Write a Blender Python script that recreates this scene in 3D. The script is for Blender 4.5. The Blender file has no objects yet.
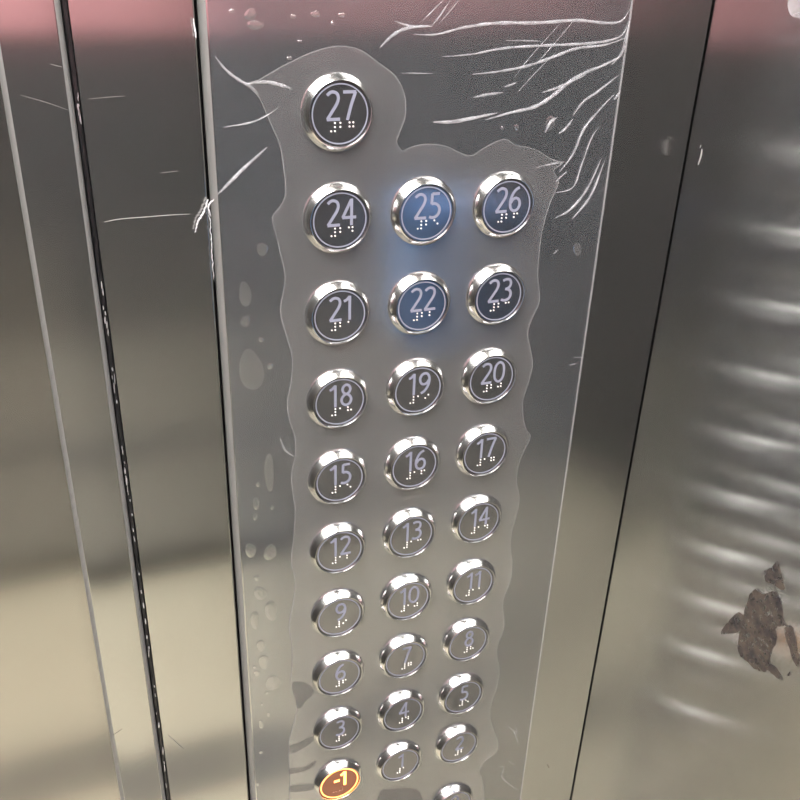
import bpy, bmesh, math, random
from mathutils import Vector, Matrix
random.seed(4)
C = bpy.context.scene.collection
U = 0.044            # pitch of the button columns in metres
ROW = 1.0948 * U     # pitch of the button rows
Z0 = 1.0             # height of the lowest left button above the floor

# ------------------------------------------------------------------ camera
CAM = Vector((-2.9125*U, -8.952*U, Z0 + 11.5144*U))
FWD = Vector((.3394985, .81733151, -.46552118)).normalized()
UPV = Vector((.14474524, .44362415, .88444696)).normalized()
RGT = FWD.cross(UPV).normalized(); UPV = RGT.cross(FWD).normalized()
FPX = 892.9
cam_d = bpy.data.cameras.new('camera'); cam_d.sensor_width = 36; cam_d.lens = FPX/800*36
cam_d.clip_start = .01
cam = bpy.data.objects.new('camera', cam_d); C.objects.link(cam)
cam.matrix_world = Matrix(((RGT.x, UPV.x, -FWD.x, CAM.x), (RGT.y, UPV.y, -FWD.y, CAM.y), (RGT.z, UPV.z, -FWD.z, CAM.z), (0, 0, 0, 1)))
bpy.context.scene.camera = cam

# ------------------------------------------------------------------ world, exposure
w = bpy.data.worlds.new('world'); bpy.context.scene.world = w; w.use_nodes = True
w.node_tree.nodes['Background'].inputs[0].default_value = (.5, .5, .5, 1)
w.node_tree.nodes['Background'].inputs[1].default_value = 0.05
vs = bpy.context.scene.view_settings
vs.view_transform = 'Standard'; vs.look = 'None'; vs.gamma = 1; vs.use_curve_mapping = False
vs.exposure = 0.25
LIGHT = 14.0        # strength of the luminous ceiling panels

# ------------------------------------------------------------------ helpers
def plane_point(x, y, Y=0.0):
    """point of the wall plane at depth Y that the photograph shows at x, y"""
    d = FWD + RGT*((x-400)/FPX) - UPV*((y-400)/FPX)
    t = (Y - CAM.y)/d.y
    p = CAM + d*t
    return p.x, p.z
def side_point(x, y, X):
    d = FWD + RGT*((x-400)/FPX) - UPV*((y-400)/FPX)
    p = CAM + d*((X - CAM.x)/d.x)
    return p.y, p.z
def link(name, bm, mat, parent=None, smooth=False):
    bmesh.ops.recalc_face_normals(bm, faces=bm.faces)
    me = bpy.data.meshes.new(name); bm.to_mesh(me); bm.free()
    if smooth:
        for p in me.polygons: p.use_smooth = True
        me.set_sharp_from_angle(angle=math.radians(smooth if smooth is not True else 40))
    me.materials.append(mat)
    o = bpy.data.objects.new(name, me); C.objects.link(o)
    if parent: o.parent = parent; o.matrix_parent_inverse = parent_inv(parent)
    return o
def parent_inv(p):
    return Matrix.Translation(-Vector(p.location))
def tag(o, label, cat, group=None, kind=None):
    o['label'] = label; o['category'] = cat
    if group: o['group'] = group
    if kind: o['kind'] = kind
    return o
def structure(o, label=None):
    o['kind'] = 'structure'
    if label: o['label'] = label
    return o
def empty(name, loc):
    o = bpy.data.objects.new(name, None); o.location = loc; o.empty_display_size = .02; C.objects.link(o); return o
def box(bm, x0, x1, y0, y1, z0, z1):
    v = [bm.verts.new((x, y, z)) for x in (x0, x1) for y in (y0, y1) for z in (z0, z1)]
    for f in ((0,1,3,2),(4,6,7,5),(0,4,5,1),(2,3,7,6),(0,2,6,4),(1,5,7,3)):
        bm.faces.new([v[i] for i in f])
def prism_xz(bm, pts, y0, y1):
    """closed outline in the x-z plane extruded from y0 (front) to y1"""
    a = [bm.verts.new((p[0], y0, p[1])) for p in pts]; b = [bm.verts.new((p[0], y1, p[1])) for p in pts]
    bm.faces.new(a); bm.faces.new(b[::-1])
    n = len(pts)
    for i in range(n): bm.faces.new((a[i], b[i], b[(i+1) % n], a[(i+1) % n]))
def extrude_profile(bm, prof, z0, z1, closed=True):
    """profile in x-y swept along z"""
    a = [bm.verts.new((p[0], p[1], z0)) for p in prof]; b = [bm.verts.new((p[0], p[1], z1)) for p in prof]
    n = len(prof)
    for i in range(n if closed else n-1): bm.faces.new((a[i], a[(i+1) % n], b[(i+1) % n], b[i]))
    if closed: bm.faces.new(a[::-1]); bm.faces.new(b)
def arc(cx, cy, r, a0, a1, n=8):
    return [(cx + r*math.cos(math.radians(a0+(a1-a0)*i/n)), cy + r*math.sin(math.radians(a0+(a1-a0)*i/n))) for i in range(n+1)]
def lathe(bm, prof, n=64):
    """profile (radius, height) turned about the -Y axis at the origin; height grows towards the viewer"""
    rings = []
    for r, h in prof:
        if r < 1e-7: rings.append([bm.verts.new((0, -h, 0))])
        else: rings.append([bm.verts.new((r*math.cos(2*math.pi*i/n), -h, r*math.sin(2*math.pi*i/n))) for i in range(n)])
    for a, b in zip(rings, rings[1:]):
        for i in range(n):
            j = (i+1) % n
            if len(a) == 1 and len(b) == 1: continue
            if len(b) == 1: bm.faces.new((a[i], a[j], b[0]))
            elif len(a) == 1: bm.faces.new((a[0], b[j], b[i]))
            else: bm.faces.new((a[i], a[j], b[j], b[i]))
def spline(P, n=8, closed=False):
    P = [Vector(p) for p in P]; out = []; m = len(P)
    if m < 3 and not closed: return P
    rng = range(m if closed else m-1)
    for i in rng:
        if closed: p0, p1, p2, p3 = P[i-1], P[i], P[(i+1) % m], P[(i+2) % m]
        else: p0, p1, p2, p3 = P[max(i-1, 0)], P[i], P[i+1], P[min(i+2, m-1)]
        for k in range(n):
            t = k/n
            out.append(.5*((2*p1)+(p2-p0)*t+(2*p0-5*p1+4*p2-p3)*t*t+(3*p1-p0-3*p2+p3)*t**3))
    if not closed: out.append(P[-1])
    return out
def stroke(bm, pts, wd, y0, y1, taper=False, closed=False):
    """flat ribbon of width wd along 2-D points (x, z), between depths y0 (front) and y1"""
    pts = [Vector((p[0], p[1])) for p in pts]; n = len(pts); L = []; R = []
    for i in range(n):
        if closed: d = pts[(i+1) % n]-pts[i-1]
        else: d = pts[min(i+1, n-1)]-pts[max(i-1, 0)]
        d.normalize(); q = Vector((-d.y, d.x))
        k = wd/2
        if taper: k *= max(.08, math.sin(math.pi*(i+.3)/(n-.4))**.6)
        L.append(pts[i]+q*k); R.append(pts[i]-q*k)
    rows = [[bm.verts.new((l.x, y0, l.y)), bm.verts.new((r.x, y0, r.y)), bm.verts.new((r.x, y1, r.y)), bm.verts.new((l.x, y1, l.y))] for l, r in zip(L, R)]
    for i in range(n if closed else n-1):
        a, b = rows[i], rows[(i+1) % n]
        for k in range(4): bm.faces.new((a[k], a[(k+1) % 4], b[(k+1) % 4], b[k]))
    if not closed: bm.faces.new(rows[0][::-1]); bm.faces.new(rows[-1])
def ridge(bm, pts, wd, y, h):
    """raised crease with a rounded top, tapering at both ends"""
    pts = [Vector((p[0], p[1])) for p in pts]; n = len(pts); rows = []
    for i in range(n):
        d = (pts[min(i+1, n-1)]-pts[max(i-1, 0)]).normalized(); q = Vector((-d.y, d.x))
        s = max(.06, math.sin(math.pi*(i+.3)/(n-.4))**.7)*(1+.18*math.sin(i*1.7))
        row = []
        for k in range(5):
            u = k/4*2-1
            p = pts[i]+q*(u*wd/2*s)
            row.append(bm.verts.new((p.x, y - h*s*(1-u*u), p.y)))
        rows.append(row)
    for a, b in zip(rows, rows[1:]):
        for k in range(4): bm.faces.new((a[k], a[k+1], b[k+1], b[k]))
        bm.faces.new((a[4], a[0], b[0], b[4]))
    bm.faces.new(rows[0]); bm.faces.new(rows[-1][::-1])

# ------------------------------------------------------------------ materials
def new_mat(name):
    m = bpy.data.materials.new(name); m.use_nodes = True
    nt = m.node_tree; return m, nt, nt.nodes['Principled BSDF']
def setp(b, **k):
    for key, v in k.items():
        key = key.replace('_', ' ')
        b.inputs[key].default_value = (*v, 1) if isinstance(v, tuple) and len(v) == 3 else v
def plain(name, col, rough=.5, metal=0.0, **k):
    m, nt, b = new_mat(name); setp(b, Base_Color=col, Roughness=rough, Metallic=metal, **k); return m
def brushed(name, col, rough=.3, aniso=.9, var=.10, bump=.004, metal=.975):
    """stainless sheet: upright grain, highlights drawn out across the grain"""
    m, nt, b = new_mat(name); N = nt.nodes; L = nt.links
    tc = N.new('ShaderNodeTexCoord')
    mp = N.new('ShaderNodeMapping'); mp.inputs['Scale'].default_value = (2600, 2600, 260)
    no = N.new('ShaderNodeTexNoise'); no.inputs['Scale'].default_value = 1; no.inputs['Detail'].default_value = 3
    L.new(tc.outputs['Object'], mp.inputs['Vector']); L.new(mp.outputs[0], no.inputs['Vector'])
    cr = N.new('ShaderNodeMix'); cr.data_type = 'RGBA'
    cr.inputs[6].default_value = (*[c*(1-var) for c in col], 1); cr.inputs[7].default_value = (*[min(1, c*(1+var)) for c in col], 1)
    L.new(no.outputs['Fac'], cr.inputs[0]); L.new(cr.outputs[2], b.inputs['Base Color'])
    # cloudy wear in the gloss
    n2 = N.new('ShaderNodeTexNoise'); n2.inputs['Scale'].default_value = 14; n2.inputs['Detail'].default_value = 4
    L.new(tc.outputs['Object'], n2.inputs['Vector'])
    mr = N.new('ShaderNodeMapRange'); mr.inputs[3].default_value = rough*.9; mr.inputs[4].default_value = rough*1.1
    L.new(n2.outputs['Fac'], mr.inputs[0]); L.new(mr.outputs[0], b.inputs['Roughness'])
    setp(b, Metallic=metal, Anisotropic=aniso)
    g = N.new('ShaderNodeNewGeometry'); cx = N.new('ShaderNodeVectorMath'); cx.operation = 'CROSS_PRODUCT'
    cx.inputs[1].default_value = (0, 0, 1)
    L.new(g.outputs['Normal'], cx.inputs[0]); L.new(cx.outputs[0], b.inputs['Tangent'])
    if bump:
        bp = N.new('ShaderNodeBump'); bp.inputs['Strength'].default_value = bump; bp.inputs['Distance'].default_value = .0005
        L.new(no.outputs['Fac'], bp.inputs['Height']); L.new(bp.outputs[0], b.inputs['Normal'])
    return m
def clear(name, fac, col=(.9, .92, .95), rough=.3, noise=None, lo=None, spec=.5, metal=0.0, tint=1.0):
    """see-through plastic: partly transparent, partly a pale glossy skin"""
    m, nt, b = new_mat(name); N = nt.nodes; L = nt.links
    setp(b, Base_Color=col, Roughness=rough, Specular_IOR_Level=spec, Metallic=metal)
    tr = N.new('ShaderNodeBsdfTransparent'); tr.inputs[0].default_value = (tint, tint, tint, 1); mx = N.new('ShaderNodeMixShader'); out = N['Material Output']
    mx.inputs[0].default_value = fac
    L.new(tr.outputs[0], mx.inputs[1]); L.new(b.outputs[0], mx.inputs[2]); L.new(mx.outputs[0], out.inputs['Surface'])
    if noise:
        tc = N.new('ShaderNodeTexCoord'); no = N.new('ShaderNodeTexNoise'); no.inputs['Scale'].default_value = noise; no.inputs['Detail'].default_value = 6
        L.new(tc.outputs['Object'], no.inputs['Vector'])
        mr = N.new('ShaderNodeMapRange'); mr.inputs[1].default_value = .3; mr.inputs[2].default_value = .7
        mr.inputs[3].default_value = fac if lo is None else lo; mr.inputs[4].default_value = fac
        L.new(no.outputs['Fac'], mr.inputs[0]); L.new(mr.outputs[0], mx.inputs[0])
    return m
def glowing(name, col, strength):
    m, nt, b = new_mat(name); setp(b, Base_Color=col, Emission_Color=col, Emission_Strength=strength, Roughness=.4); return m

M_sheet = brushed('brushed_steel_sheet', (.55, .545, .53), .14, .9)
M_plate = brushed('brushed_steel_plate', (.55, .555, .555), .13, .85)
M_wall = brushed('brushed_steel_wall', (.49, .49, .48), .17, 1.0)
M_door = brushed('brushed_steel_door', (.52, .50, .47), .18, .97)
M_rear = brushed('brushed_steel_rear', (.37, .38, .40), .22, .9, metal=.88)
M_cab = plain('grey_laminate', (.04, .038, .036), .8, 0, Specular_IOR_Level=.15)
M_dark = plain('dark_recess', (.012, .012, .012), .8)
M_chrome = plain('polished_steel', (.74, .74, .73), .21, 1.0)
M_face = brushed('button_face_steel', (.37, .37, .39), .13, .85, .05, 0, .93)
M_print = plain('lilac_translucent_inlay', (.24, .25, .32), .45)
M_dot = plain('braille_dot_metal', (.95, .93, .88), .3, .3)
M_ledface = plain('lit_button_face', (.27, .13, .08), .3, .3, Emission_Color=(1, .17, .03), Emission_Strength=.06)
M_led = glowing('lit_orange_inlay', (1, .38, .09), 5.0)
M_film = clear('protective_film', .036, (.50, .54, .60), .35, 30, .03, tint=.93)
M_loose = clear('loose_film', .28, (.82, .82, .83), .14, 45, .20, metal=.82)
M_bubble = clear('air_bubble_film', .33, (.86, .86, .85), .14, metal=.88)
M_crease = clear('film_crease', .28, (.95, .95, .98), .22, 180, .08)
M_edge = clear('film_edge', .15, (.95, .95, .95), .3, 120, .10)
M_shred = clear('film_shred', .85, (.95, .95, .97), .25, 900, .2)
M_scratch = plain('scratch_bright', (.75, .74, .72), .4, .6)
M_faint = plain('scratch_faint', (.24, .23, .22), .5, .5)
M_scuff = plain('scratch_dark', (.14, .12, .10), .6)

M_edgem = plain('worn_steel_edge', (.30, .30, .29), .5, .6)
def edge_faces(o, x0, x1):
    """the rounded edge between x0 and x1 is worn to a paler, satin finish"""
    o.data.materials.append(M_edgem)
    for p in o.data.polygons:
        if x0 < p.center.x < x1 and p.center.y < .006 and abs(p.normal.y) < .995: p.material_index = 1
    return o
# ------------------------------------------------------------------ the cabin
XR, XL, YB, YD, HC = 4.475*U, -1.30, -1.54, .040, 2.30
xA, xB0, xB1 = -3.11*U, -2.52*U, -2.455*U
xP0, xP1 = -1.33*U, 4.460*U

def floor_tone():
    m, nt, b = new_mat('beige_stone_floor'); N = nt.nodes; L = nt.links
    tc = N.new('ShaderNodeTexCoord'); no = N.new('ShaderNodeTexNoise'); no.inputs['Scale'].default_value = 6; no.inputs['Detail'].default_value = 5
    L.new(tc.outputs['Object'], no.inputs['Vector'])
    mx = N.new('ShaderNodeMix'); mx.data_type = 'RGBA'
    mx.inputs[6].default_value = (.70, .64, .48, 1); mx.inputs[7].default_value = (.84, .78, .60, 1)
    L.new(no.outputs['Fac'], mx.inputs[0]); L.new(mx.outputs[2], b.inputs['Base Color']); setp(b, Roughness=.35)
    return m
M_floor = floor_tone()
bm = bmesh.new(); box(bm, XL, XR+.05, YB-.05, YD+.05, -.03, 0); structure(link('floor', bm, M_floor))
bm = bmesh.new(); box(bm, XL, XR+.05, YB-.05, YD+.05, HC, HC+.03); structure(link('ceiling', bm, plain('ceiling_paint', (.55, .54, .5), .6)))
bm = bmesh.new(); box(bm, XL-.04, XL, YB-.05, YD+.05, 0, HC); structure(link('wall_left', bm, M_cab))
bm = bmesh.new(); box(bm, XL, XR+.05, YB-.04, YB, 0, HC); structure(link('wall_rear', bm, M_rear))
bm = bmesh.new(); box(bm, XL, XR, YB, YB+.012, 0, .065); structure(link('baseboard_rear', bm, M_dark))
# luminous ceiling panels
for i, x in enumerate((-.80, -.48, -.16, .07)[:3]):
    for j, y in enumerate((-1.30, -.96, -.62, -.28)):
        t = empty('ceiling_light', (x, y, HC))
        tag(t, 'square luminous ceiling panel in a thin frame', 'ceiling light', 'luminous panels in the cabin ceiling')
        bm = bmesh.new()
        for a in ((-.17, .17, -.17, -.155), (-.17, .17, .155, .17), (-.17, -.155, -.155, .155), (.155, .17, -.155, .155)):
            box(bm, x+a[0], x+a[1], y+a[2], y+a[3], HC-.02, HC)
        link('frame', bm, M_chrome, t)
        bm = bmesh.new(); box(bm, x-.155, x+.155, y-.155, y+.155, HC-.012, HC-.002)
        link('diffuser', bm, plain('diffuser_light', (.9, .9, .9), .5, 0, Emission_Color=(1, .985, .965), Emission_Strength=LIGHT), t)
# pink board added out of view, only to give the steel its pink reflection
bm = bmesh.new(); box(bm, XL+.05, XR-.03, YB+.001, YB+.018, 1.314, 1.95)
o = link('pink_reflection_board', bm, plain('pink_board', (.66, .30, .33), .5)); tag(o, 'wide pink board added on the rear cabin wall for its reflection', 'board')
# blue box added out of view on the side wall for the plate's blue reflection
hs = empty('blue_reflection_block', (XR, -.28, 1.183)); tag(hs, 'blue box added on the right steel wall for its reflection', 'reflection helper')
bm = bmesh.new(); box(bm, XR-.045, XR-.001, -.325, -.236, 1.183, 1.310); bmesh.ops.bevel(bm, geom=bm.edges[:], offset=.006, segments=2, affect='EDGES')
link('body', bm, plain('blue_plastic', (.06, .20, .45), .4), hs)
bm = bmesh.new(); box(bm, XR-.035, XR-.012, -.295, -.265, 1.17, 1.184); link('lower_block', bm, M_cab, hs)  # dark block under the added blue box
bm = bmesh.new(); box(bm, XL+.1, XR-.05, -.96, -.83, .0, .006); o = link('floor_tone', bm, plain('grey_shade_strip', (.22, .21, .18), .8)); tag(o, 'narrow grey strip added across the cabin floor to imitate shade', 'mat')  # dark strip added in place of shade on the floor, seen in reflections

# front wall: backing, the sheet between door jamb and control panel, the sheet on the right that bends round into the side wall
bm = bmesh.new()
extrude_profile(bm, [(xB1, .002)] + arc(xP0-.0022, .0028, .0008, -90, 0, 4) + [(xP0-.0014, .02), (xB1, .02)], 0, HC)
wf = structure(link('wall_front', bm, M_sheet))
bm = bmesh.new(); box(bm, xB0-.001, XR+.02, .013, .03, 0, HC); structure(link('trim_1', bm, M_dark))
bm = bmesh.new(); box(bm, XR, XR+.01, YB, -.0004, 0, HC); wr = structure(link('wall_right', bm, M_wall))
# door jamb strip
r = .0028
bm = bmesh.new()
extrude_profile(bm, [(xA, .06)] + arc(xA+r, r, r, 180, 270, 8) + arc(xB0-r, r, r, 270, 360, 8) + [(xB0, .03), (xB0-.004, .06)], 0, HC)
o = structure(link('trim_2', bm, M_sheet, smooth=30)); edge_faces(o, xA-1, xA+.003); edge_faces(o, xB0-.003, xB0+.001)
bm = bmesh.new(); box(bm, XL, xA-.0005, YD, YD+.03, 0, 2.1); structure(link('door_1', bm, M_door))
bm = bmesh.new(); box(bm, XL, xA-.0005, .0, YD+.03, 2.1, HC); structure(link('trim_3', bm, M_sheet))

# ------------------------------------------------------------------ control panel plate
cp = empty('control_panel', ((xP0+xP1)/2, 0, .55))
tag(cp, 'tall brushed steel elevator control panel plate under film, carrying all the floor buttons', 'control panel')
r = .0036
bm = bmesh.new()
extrude_profile(bm, [(xP0, .012)] + arc(xP0+r, r, r, 180, 270, 8) + arc(xP1-.0008, .0008, .0008, 270, 360, 3) + [(xP1, .012)], .55, 1.95)
edge_faces(link('plate', bm, M_plate, cp, smooth=30), xP0-.001, xP0+.0037)

# ------------------------------------------------------------------ buttons
DIG = {
 '0': [([(.28, .97), (.46, .82), (.51, .5), (.46, .18), (.28, .03), (.10, .18), (.05, .5), (.10, .82)], True)],
 '1': [([(.02, .80), (.14, .86), (.26, .99)], False), ([(.26, 1.0), (.26, 0)], False)],
 '2': [([(.05, .86), (.16, .95), (.28, .97), (.41, .91), (.46, .76), (.41, .58), (.27, .36), (.05, .04)], False), ([(.04, .04), (.52, .04)], False)],
 '3': [([(.07, .92), (.20, .97), (.35, .95), (.44, .83), (.42, .66), (.32, .56), (.20, .54)], False), ([(.20, .54), (.36, .50), (.46, .38), (.46, .21), (.37, .08), (.20, .03), (.04, .08)], False)],
 '4': [([(.37, .98), (.03, .30)], False), ([(.02, .30), (.56, .30)], False), ([(.38, 1.0), (.38, 0)], False)],
 '5': [([(.46, .96), (.15, .96)], False), ([(.15, .97), (.13, .57)], False), ([(.13, .57), (.26, .58), (.40, .51), (.47, .36), (.44, .18), (.32, .06), (.18, .03), (.05, .07)], False)],
 '6': [([(.43, .97), (.27, .88), (.14, .70), (.06, .45), (.08, .20), (.17, .07), (.28, .03)], False), ([(.28, .03), (.42, .10), (.49, .28), (.44, .47), (.31, .55), (.17, .50), (.08, .36)], False)],
 '7': [([(.04, .96), (.52, .96)], False), ([(.50, .96), (.34, .52), (.20, 0)], False)],
 '8': [([(.28, .54), (.40, .62), (.45, .76), (.40, .90), (.28, .97), (.16, .90), (.11, .76), (.16, .62)], True), ([(.28, .54), (.43, .44), (.49, .28), (.43, .11), (.28, .03), (.13, .11), (.07, .28), (.13, .44)], True)],
 '9': [([(.13, .03), (.29, .12), (.42, .30), (.50, .55), (.48, .80), (.39, .93), (.28, .97)], False), ([(.28, .97), (.14, .90), (.07, .72), (.12, .53), (.25, .45), (.39, .50), (.48, .64)], False)],
 '-': [([(.06, .44), (.36, .44)], False)],
}
ADV = {'1': .46, '-': .40}
BR = {'1': (1,), '2': (1, 2), '3': (1, 4), '4': (1, 4, 5), '5': (1, 5), '6': (1, 2, 4), '7': (1, 2, 4, 5), '8': (1, 2, 5), '9': (2, 4), '0': (2, 4, 5), '#': (3, 4, 5, 6), '-': (3, 6)}
FH = .094*U                                    # height of the button face above the plate
def bezel_bm():
    bm = bmesh.new()
    lathe(bm, [(.34*U, -.002), (.388*U, -.001), (.388*U, .030*U), (.384*U, .042*U), (.374*U, .056*U), (.340*U, .108*U), (.333*U, .114*U), (.327*U, .113*U), (.324*U, .106*U), (.324*U, .02*U), (.31*U, .0)], 72)
    return bm
def face_bm():
    bm = bmesh.new(); lathe(bm, [(.322*U, .01*U), (.322*U, FH-.012*U), (.314*U, FH), (.312*U, FH), (.15*U, FH), (0, FH)], 64); return bm
def ring_bm():
    bm = bmesh.new(); lathe(bm, [(.286*U, FH-.01*U), (.286*U, FH+.004*U), (.299*U, FH+.004*U), (.299*U, FH-.01*U)], 64); return bm
def numeral_bm(txt):
    bm = bmesh.new(); H = .285*U; wd = (.040 if txt == '-1' else .030)*U
    tot = sum(ADV.get(c, .60) for c in txt)-.06
    x = -tot*H/2*1.02 + .015*U; z0 = .082*U - H/2
    for ch in txt:
        for q, (pts, cl) in enumerate(DIG[ch]):
            P = spline(pts, 6, cl) if len(pts) > 2 else pts
            stroke(bm, [(x+p[0]*H, z0+p[1]*H) for p in P], wd, -FH-(.004+.0012*q)*U, -FH+.004*U, closed=cl)
        x += ADV.get(ch, .60)*H
    return bm
def braille_bm(txt):
    bm = bmesh.new(); cells = '#'+txt if txt[0] != '-' else '-#'+txt[1:]
    s = .040*U; pitch = .098*U; x0 = -pitch*(len(cells)-1)/2 + .022*U; z = -.125*U
    for k, c in enumerate(cells):
        for d in BR[c]:
            cx = x0 + k*pitch + (s/2 if d > 3 else -s/2); cz = z + (1-((d-1) % 3))*s
            bmesh.ops.create_icosphere(bm, subdivisions=1, radius=.0108*U, matrix=Matrix.Translation((cx, -FH-.003*U, cz)))
    return bm
proto = {}
def shared(name, maker, mat, key, parent, smooth):
    if key not in proto:
        o = link(name, maker(), mat, None, smooth); proto[key] = o
    else:
        o = proto[key].copy(); C.objects.link(o)
    o.parent = parent
    return o
cols = {27: (0, 9)}
rows = []
for k in range(9):       # rows from the bottom: (-1,1,2), (3,4,5) ... (24,25,26)
    for c in range(3):
        n = 3*k + c
        rows.append(('-1' if n == 0 else str(n), c, k))
rows += [('27', 0, 9), ('0', 2, -1.27)]
for txt, c, k in rows:
    lit = txt == '-1'
    loc = (c*U, 0, Z0 + k*ROW)
    t = empty('elevator_button', loc)
    col_w = ('left', 'middle', 'right')[c]
    row_w = ('lowest', 'second lowest', 'third lowest', 'fourth lowest', 'fifth lowest', 'fourth from top', 'third from top', 'second from top', 'topmost')[k] if 0 <= k < 9 else ''
    if lit: lab = 'round elevator button marked -1 with its number and ring lit orange'
    elif txt == '0': lab = 'unlit round steel button cut off by the bottom edge of the photo'
    elif txt == '27': lab = 'round steel button marked 27, alone above all the rows of three'
    else: lab = 'unlit steel button marked %s, %s in the %s row of three' % (txt, col_w, row_w)
    tag(t, lab, 'button', 'round floor buttons on the elevator panel')
    shared('bezel', bezel_bm, M_chrome, 'bezel', t, 50)
    f = shared('face', face_bm, M_ledface if lit else M_face, 'face%d' % lit, t, False)
    g = shared('inlay_ring', ring_bm, M_led if lit else M_print, 'ring%d' % lit, t, 30)
    o = link('numeral', numeral_bm(txt), M_led if lit else M_print); o.parent = t
    b = link('braille', braille_bm(txt), M_ledface if lit else M_dot); b.parent = t
    if lit: f['label'] = 'face glowing dull orange'; g['label'] = 'ring lit orange'; o['label'] = 'number -1 lit orange'

# ------------------------------------------------------------------ protective film
def W(pts, Y=0.0): return [plane_point(x, y, Y) for x, y in pts]
fx0, fx1 = xP0+.0036, 3.37*U
film = empty('protective_film', ((fx0+fx1)/2, 0, .6))
tag(film, 'clear protective plastic film, bubbled and creased, stuck over the button panel', 'film')
film_kids = []
def fp(name, bm, mat, smooth=False):
    return link(name, bm, mat, film, smooth)
bm = bmesh.new()
top = [(fx1, 1.545), (fx1-.0008, 1.552), (fx1-.003, 1.56), (fx1-.003, 1.62)]
prism_xz(bm, [(fx0, .6), (fx1, .6)] + top + [(fx0, 1.62)], -.00012, .0)
for v in bm.verts: v.co.y -= .00008
fp('film_sheet', bm, M_film)
bm = bmesh.new(); stroke(bm, [(fx1, .6), (fx1, 1.0), (fx1, 1.3), (fx1, 1.545)], .0011, -.0004, -.00022); fp('cut_edge', bm, M_edge)

right = [(338,46),(360,50),(378,63),(395,76),(404,95),(405,115),(400,130),(396,142),(402,151),(411,147),(425,144),(446,146),(462,154),(473,155),(485,147),(504,139),(515,145),(534,149),(551,159),(562,163),(553,170),(558,182),(551,199),(545,217),(541,234),(539,250),(537,275),(539,300),(532,317),(527,332),(530,350),(532,365),(527,385),(522,402),(524,425),(530,436),(524,450),(518,465),(516,482),(519,497),(516,515),(511,532),(510,550),(512,560),(510,580),(502,602),(504,625),(496,650),(499,667),(497,685),(491,702),(490,720),(497,740),(496,752),(485,760),(479,770),(482,780),(484,800),(484,850)]
left = [(289,850),(289,800),(290,780),(289,760),(289,740),(294,722),(297,702),(291,682),(292,665),(292,645),(289,625),(293,603),(295,580),(291,562),(293,540),(295,512),(293,495),(291,475),(295,455),(295,437),(290,422),(287,403),(291,380),(292,357),(286,335),(280,312),(282,297),(285,277),(281,257),(276,235),(272,217),(279,208),(285,196),(285,181),(283,165),(280,146),(273,129),(266,113),(258,96),(247,84),(258,80),(272,72),(290,62),(315,51)]
outline = W([tuple(p) for p in spline(right+left, 3, True)])
bm = bmesh.new(); prism_xz(bm, outline, -.00045, -.0003); fp('loose_area', bm, M_loose)
bm = bmesh.new(); stroke(bm, outline, .00035, -.0006, -.00046, closed=True); fp('loose_area_rim', bm, M_edge)

M_stuck = clear('stuck_film', .03, (.5, .5, .5), .35, tint=.955)
for poly in ([(292,684),(300,682),(308,684),(314,691),(306,700),(300,708),(296,704)], [(289,746),(300,742),(312,736),(315,738),(304,747),(291,753)], [(289,768),(303,767),(315,761),(314,765),(303,771),(290,773)],
             [(290,786),(300,784),(313,784),(312,789),(300,791),(290,791)], [(380,792),(388,789),(402,788),(415,789),(421,795),(424,812),(400,816),(376,812)]):
    bm = bmesh.new(); prism_xz(bm, [tuple(p) for p in spline(W(poly), 4, True)], -.0006, -.00048); fp('stuck_patch', bm, M_stuck)
bubbles = [(262,249,5,7),(245,294,6,13),(245,321,4.5,6),(261,339.5,2.5,2.5),(251,370,12,21),(270,366,2.5,3),(269,472,5,18),(256,503,3.5,6),(255,516,2.5,4),(250.5,550,5,8),(270,552,6.5,8),(257,578,2.5,3),(260,593,6,7),(258,484,2,3),(272,507,1.5,3),(271,610.5,6.5,9.5),(255,620,5,8),(261,645.5,5,5),(264,662,6,6.5),(257,673,3,3),(254.5,667,1.5,1.5),(273,682.5,8,6.5),(267,692.5,2,1.5),(262,704,1.5,1.5),(268.5,714,2,2),(261,724,2.5,4.5),(261,752,2,1.5),(258,784,1.5,1.5),(250,14,6,6),(255,25,8,5),(231.6,11,3,2),(293,16.5,3,2),(315,14,5,3),(341.6,15,4,2),(332,23,1.5,1.5),(299.6,41,2,1),(289,58,3,1.5),(550,123,5,7),(516.5,127,2.5,3),(577,249,4.5,6),(502,128,1.5,1.5)]
for x, y, rx, ry in bubbles:
    n = 18; ph = random.random()*6
    pts = []
    for i in range(n):
        a = 2*math.pi*i/n; k = 1+.10*math.sin(2*a+ph)+.05*math.sin(3*a+ph*2)
        pts.append((x+rx*k*math.cos(a), y+ry*k*math.sin(a)))
    P = W(pts); c = W([(x, y)])[0]
    bm = bmesh.new(); y0 = -.0003
    rings = [[bm.verts.new((c[0]+(p[0]-c[0])*s, y0-h, c[1]+(p[1]-c[1])*s)) for p in P] for s, h in ((1, 0), (.85, .00008), (.4, .00009))]
    ce = bm.verts.new((c[0], y0-.00009, c[1]))
    for a, b in zip(rings, rings[1:]):
        for i in range(n): bm.faces.new((a[i], a[(i+1) % n], b[(i+1) % n], b[i]))
    for i in range(n): bm.faces.new((rings[-1][i], rings[-1][(i+1) % n], ce))
    bm.faces.new(rings[0])
    fp('air_bubble', bm, M_bubble, 60)

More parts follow.
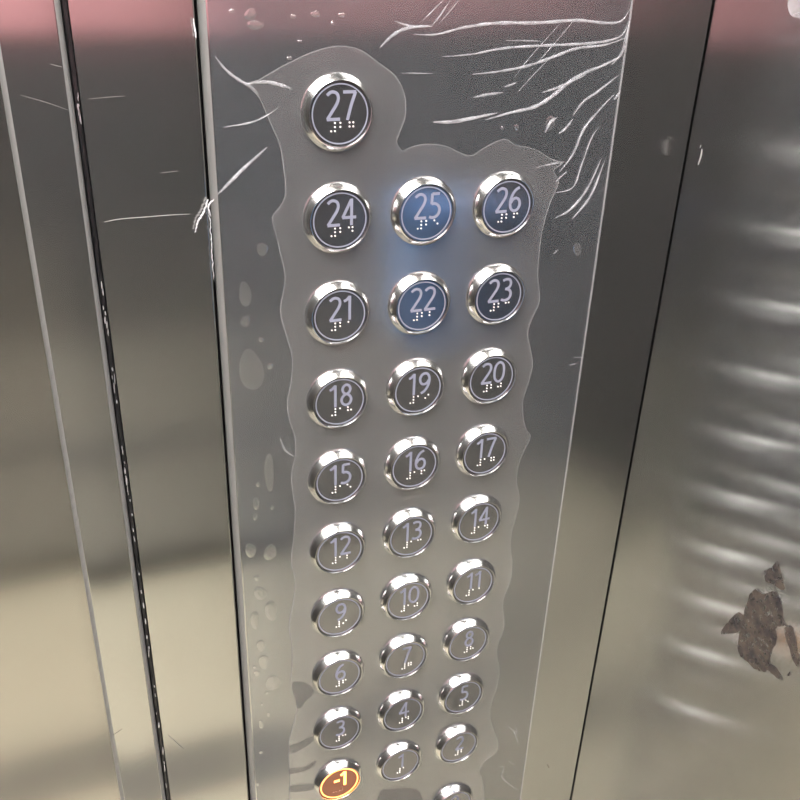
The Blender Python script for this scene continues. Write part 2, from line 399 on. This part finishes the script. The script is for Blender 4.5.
def c2(pts): return [(380+x/2.857, y/2.857) for x, y in pts]
def c1(pts): return [(200+x/3.636, y/3.636) for x, y in pts]
def c8(pts): return [(360+x/4, 600+y/4) for x, y in pts]
creases = [
 (c2([(95,98),(160,98),(240,78),(330,66),(450,65),(560,58),(650,66),(690,58),(712,25)]), 2.6),
 (c2([(175,162),(260,155),(350,138),(460,130),(560,126),(640,118),(690,100),(708,60)]), 2.2),
 (c2([(262,212),(330,205),(420,188),(500,160),(560,138),(640,128),(700,108)]), 2.4),
 (c2([(265,278),(305,270),(350,264)]), 2.2), (c2([(355,248),(372,242),(388,236)]), 1.8),
 (c2([(150,348),(200,348),(260,338),(335,322)]), 3.2),
 (c2([(300,342),(370,322),(440,305),(490,275),(560,220),(640,185),(690,158)]), 3.4),
 (c2([(462,264),(500,252),(540,235),(590,212)]), 2.2),
 (c2([(510,492),(550,440),(580,370),(620,320),(668,268)]), 2.4),
 (c2([(510,382),(530,365),(550,340)]), 2.2), (c2([(550,330),(580,290),(620,262),(680,215)]), 2.4),
 (c2([(500,550),(550,535),(575,470),(600,400),(625,360)]), 1.8),
 (c2([(498,622),(540,600),(590,540),(632,450)]), 2.4), (c2([(548,625),(600,560),(640,460)]), 2.4),
 (c2([(0,135),(30,105),(70,82),(140,72)]), 2.6), (c2([(40,60),(90,75),(150,75)]), 1.6),
 (c2([(660,185),(690,150),(700,110),(715,50)]), 2.6), (c2([(668,285),(684,262)]), 1.8),
 (c2([(470,380),(485,350),(505,335)]), 3.0), (c2([(360,115),(460,117)]), 1.0),
 (c2([(60,208),(150,210)]), .8),
 (c1([(55,205),(90,250),(140,290),(185,315),(215,345)]), 2.2), (c1([(170,305),(240,298),(300,312),(335,325)]), 3.0),
 (c1([(60,710),(110,660),(160,610),(243,535)]), 3.0), (c1([(85,462),(200,440),(290,388)]), 1.3),
 (c2([(440,480),(480,470),(525,462)]), 1.6), (c2([(500,520),(520,500),(535,490)]), 1.4),
 (c2([(495,725),(508,712)]), 1.4), (c2([(145,75),(170,45),(200,0)]), .9), (c2([(165,70),(200,30),(225,0)]), .7), (c2([(120,60),(150,30),(180,0)]), .8), (c2([(380,225),(430,160),(520,60)]), .7), (c2([(430,200),(500,120),(560,50)]), .7),
 (c2([(390,265),(450,200),(500,150)]), .7),
 (c8([(580,500),(612,520),(622,545),(632,572)]), 1.3), (c8([(622,500),(628,540)]), 1.1),
 (c8([(548,662),(575,668),(566,705),(600,738),(632,758)]), 1.4), (c8([(590,640),(620,660)]), .9),
 ([(280,438),(285,450),(294,456)], 1.8), ([(568,365),(577,363)], 1.0), ([(573,357),(583,357)], .8),
]
for pts, wd in creases:
    k = .0467/95
    P = W(pts); P = spline(P, 6) if len(P) > 2 else [Vector(P[0]), (Vector(P[0])+Vector(P[1]))/2, Vector(P[1])]
    bm = bmesh.new(); ridge(bm, P, wd*k*1.1, -.00045, .0006*min(1.4, wd/2.2)); fp('crease', bm, M_crease, 60)
# torn silver fringe where the film peels off the left edge of the plate
def jag(pts, wd, n, amp, name, mat, Y):
    P = spline(W(pts, Y), n); out = []
    for i, p in enumerate(P): out.append((p[0]+random.uniform(-amp, amp), p[1]))
    bm = bmesh.new(); stroke(bm, out, wd, Y-.0006, Y, taper=True); return fp(name, bm, mat)
jag([(208,199),(204,211),(198,221),(195,232)], .0007, 8, .0003, 'torn_fringe', M_shred, -.0002)
jag([(208,203),(210,225),(212,255),(214,280)], .0003, 12, .0003, 'torn_fringe', M_shred, -.0002)
jag([(193,18),(195,30),(196,38)], .0006, 4, .0001, 'torn_fringe', M_shred, -.0002)
jag([(214,199),(208,206),(211,216)], .0006, 4, .0002, 'torn_fringe', M_shred, -.0002)

# ------------------------------------------------------------------ sealant in the joint, with swarf caught in it
sl = empty('sealant_bead', ((xB0+xB1)/2, .004, 0))
tag(sl, 'black sealant line with silvery flecks in the joint left of the button panel', 'sealant')
bm = bmesh.new(); n = 160
A = []; 
for i in range(n+1):
    z = .7+1.0*i/n; dx = random.uniform(-.0002, .0002)
    A.append([bm.verts.new((xB0-.0003, .005, z)), bm.verts.new((xB0+.0008+dx, .0032+random.uniform(0, .001), z)), bm.verts.new((xB1-.0006+dx, .0036, z)), bm.verts.new((xB1+.0002, .005, z)), bm.verts.new(((xB0+xB1)/2, .012, z))])
for a, b in zip(A, A[1:]):
    for k in range(5): bm.faces.new((a[k], a[(k+1) % 5], b[(k+1) % 5], b[k]))
bm.faces.new(A[0]); bm.faces.new(A[-1][::-1])
link('bead', bm, plain('black_sealant', (.01, .01, .011), .35), sl)
bm = bmesh.new(); xm = (xB0+xB1)/2
def fleck(z, L, wd):
    c = xm+random.uniform(-.0005, .0005); k = random.uniform(-.12, .12)
    stroke(bm, [(c+k*L*t+random.uniform(-.0001, .0001), z+L*t) for t in (0, .3, .7, 1)], wd, .0020, .0034, taper=True)
zz = [plane_point(90+20*((y-200)/150), y)[1] for y in (104, 108, 112, 118, 124, 290, 298, 310, 318, 326, 332, 338, 372, 380, 388, 396, 404, 450, 458, 466, 476, 486, 496, 505, 520, 533, 545, 576, 596, 612, 626, 640, 650, 660, 690, 700, 716, 730, 758, 766, 774, 790)]
for z in zz: fleck(z+random.uniform(-.001, .001), random.choice((.0008, .0015, .003, .005)), random.uniform(.0002, .0007))
link('metal_fleck', bm, plain('fleck_metal', (.9, .9, .92), .3, .8), sl)['kind'] = 'stuff'

# ------------------------------------------------------------------ marks on the sheets
def scratch(parent, pts, wd, mat, Y):
    P = W(pts, Y); P = spline(P, 5) if len(P) > 2 else [Vector(P[0]), (Vector(P[0])+Vector(P[1]))/2, Vector(P[1])]
    bm = bmesh.new(); stroke(bm, P, wd, Y-.0001, Y+.0001, taper=True); link('scratch', bm, mat, parent)
scratch(wf, [(104,222),(120,219),(145,217),(170,215),(190,214)], .00024, M_scratch, .002)
scratch(wf, [(168,735),(175,741),(184,749)], .0004, M_faint, .002)
scratch(wf, [(88,99),(110,97),(125,96)], .0002, M_faint, .002)
scratch(wf, [(160,173),(178,171)], .0002, M_faint, .002)
def scratch_side(parent, pts, wd, mat, Y):
    P = spline([side_point(x, y, XR) for x, y in pts], 5); bm = bmesh.new(); stroke(bm, P, wd, -.0001, .0001, taper=True)
    for v in bm.verts: v.co = Vector((XR+v.co.y, v.co.x, v.co.z))
    link('scratch', bm, mat, parent)
scratch_side(wr, [(702,149),(701,156),(698,165)], .0010, M_scratch, 0)
scratch_side(wr, [(701,145),(700,148)], .0005, M_scratch, 0)
t2 = bpy.data.objects['trim_2']
scratch(t2, [(20,95),(45,102),(68,110)], .00025, M_faint, 0)
scratch(t2, [(50,64),(62,67)], .0003, M_faint, 0)
scratch(t2, [(113,735),(122,729)], .0003, M_scuff, 0)
scratch(cp, [(547,764),(549,768)], .0006, M_scuff, 0)

# ------------------------------------------------------------------ glue residue and clear sticker on the right-hand wall
def residue_mat():
    m, nt, b = new_mat('brown_glue_residue'); N = nt.nodes; L = nt.links
    tc = N.new('ShaderNodeTexCoord'); no = N.new('ShaderNodeTexNoise'); no.inputs['Scale'].default_value = 170; no.inputs['Detail'].default_value = 6
    L.new(tc.outputs['Object'], no.inputs['Vector'])
    mr = N.new('ShaderNodeMapRange'); mr.inputs[1].default_value = .35; mr.inputs[2].default_value = .65
    L.new(no.outputs['Fac'], mr.inputs[0])
    mx = N.new('ShaderNodeMix'); mx.data_type = 'RGBA'
    mx.inputs[6].default_value = (.045, .038, .040, 1); mx.inputs[7].default_value = (.12, .095, .075, 1)
    L.new(mr.outputs[0], mx.inputs[0]); L.new(mx.outputs[2], b.inputs['Base Color']); setp(b, Roughness=.55)
    n2 = N.new('ShaderNodeTexNoise'); n2.inputs['Scale'].default_value = 420; n2.inputs['Detail'].default_value = 5
    L.new(tc.outputs['Object'], n2.inputs['Vector'])
    m2 = N.new('ShaderNodeMapRange'); m2.inputs[1].default_value = .34; m2.inputs[2].default_value = .46; m2.inputs[3].default_value = .15; m2.inputs[4].default_value = .88
    L.new(n2.outputs['Fac'], m2.inputs[0])
    tr = N.new('ShaderNodeBsdfTransparent'); ms = N.new('ShaderNodeMixShader')
    L.new(m2.outputs[0], ms.inputs[0]); L.new(tr.outputs[0], ms.inputs[1]); L.new(b.outputs[0], ms.inputs[2]); L.new(ms.outputs[0], N['Material Output'].inputs['Surface'])
    return m
M_res = residue_mat()
def c4(pts): return [(700+x/5, 540+y/5) for x, y in pts]
def wall_patch(name, px, mat, parent, th=.0003, smooth=True, rag=0.0):
    P = [side_point(x, y, XR) for x, y in px]
    if smooth: P = spline(P, 3, True)
    P = [(p[0]+random.uniform(-rag, rag), p[1]+random.uniform(-rag, rag)) for p in P]
    bm = bmesh.new()
    a = [bm.verts.new((XR-th, p[0], p[1])) for p in P]; b = [bm.verts.new((XR+.0002, p[0], p[1])) for p in P]
    bm.faces.new(a); bm.faces.new(b[::-1])
    for i in range(len(P)): bm.faces.new((a[i], b[i], b[(i+1) % len(P)], a[(i+1) % len(P)]))
    return link(name, bm, mat, parent)
yy, z_ = side_point(766, 620, XR)
rs = empty('glue_residue', (XR, yy, z_-.02))
tag(rs, 'ragged dark purple-brown patch of old sticker glue on the right steel wall', 'residue')
for poly in ([(250,270),(285,242),(305,262),(330,268),(365,252),(395,280),(410,330),(420,400),(432,430),(400,430),(378,445),(385,500),(360,560),(350,610),(385,640),(410,680),(412,705),(370,675),(340,650),(320,660),(270,640),(245,615),(205,580),(190,540),(200,470),(215,400),(225,350),(240,310)],
             [(325,150),(360,135),(388,105),(405,160),(425,240),(405,245),(375,225),(330,205)],
             [(105,465),(140,410),(185,365),(215,375),(205,430),(190,460),(130,470)],
             [(425,440),(460,430),(475,480),(490,560),(500,580),(490,630),(465,600),(450,540),(430,490)],
             [(436,676),(446,660),(456,662),(448,680)]):
    wall_patch('residue_fragment', c4(poly), M_res, rs, rag=.0003)
st = wall_patch('clear_sticker', [(790,-22),(789,0),(789,8),(792,15),(798,18),(812,19),(830,19),(830,-22)], clear('sticker_clear', .35, (.9, .85, .88), .2, 120, .2), None, .0006)
tag(st, 'clear plastic sticker corner on the steel wall at the top right', 'sticker')
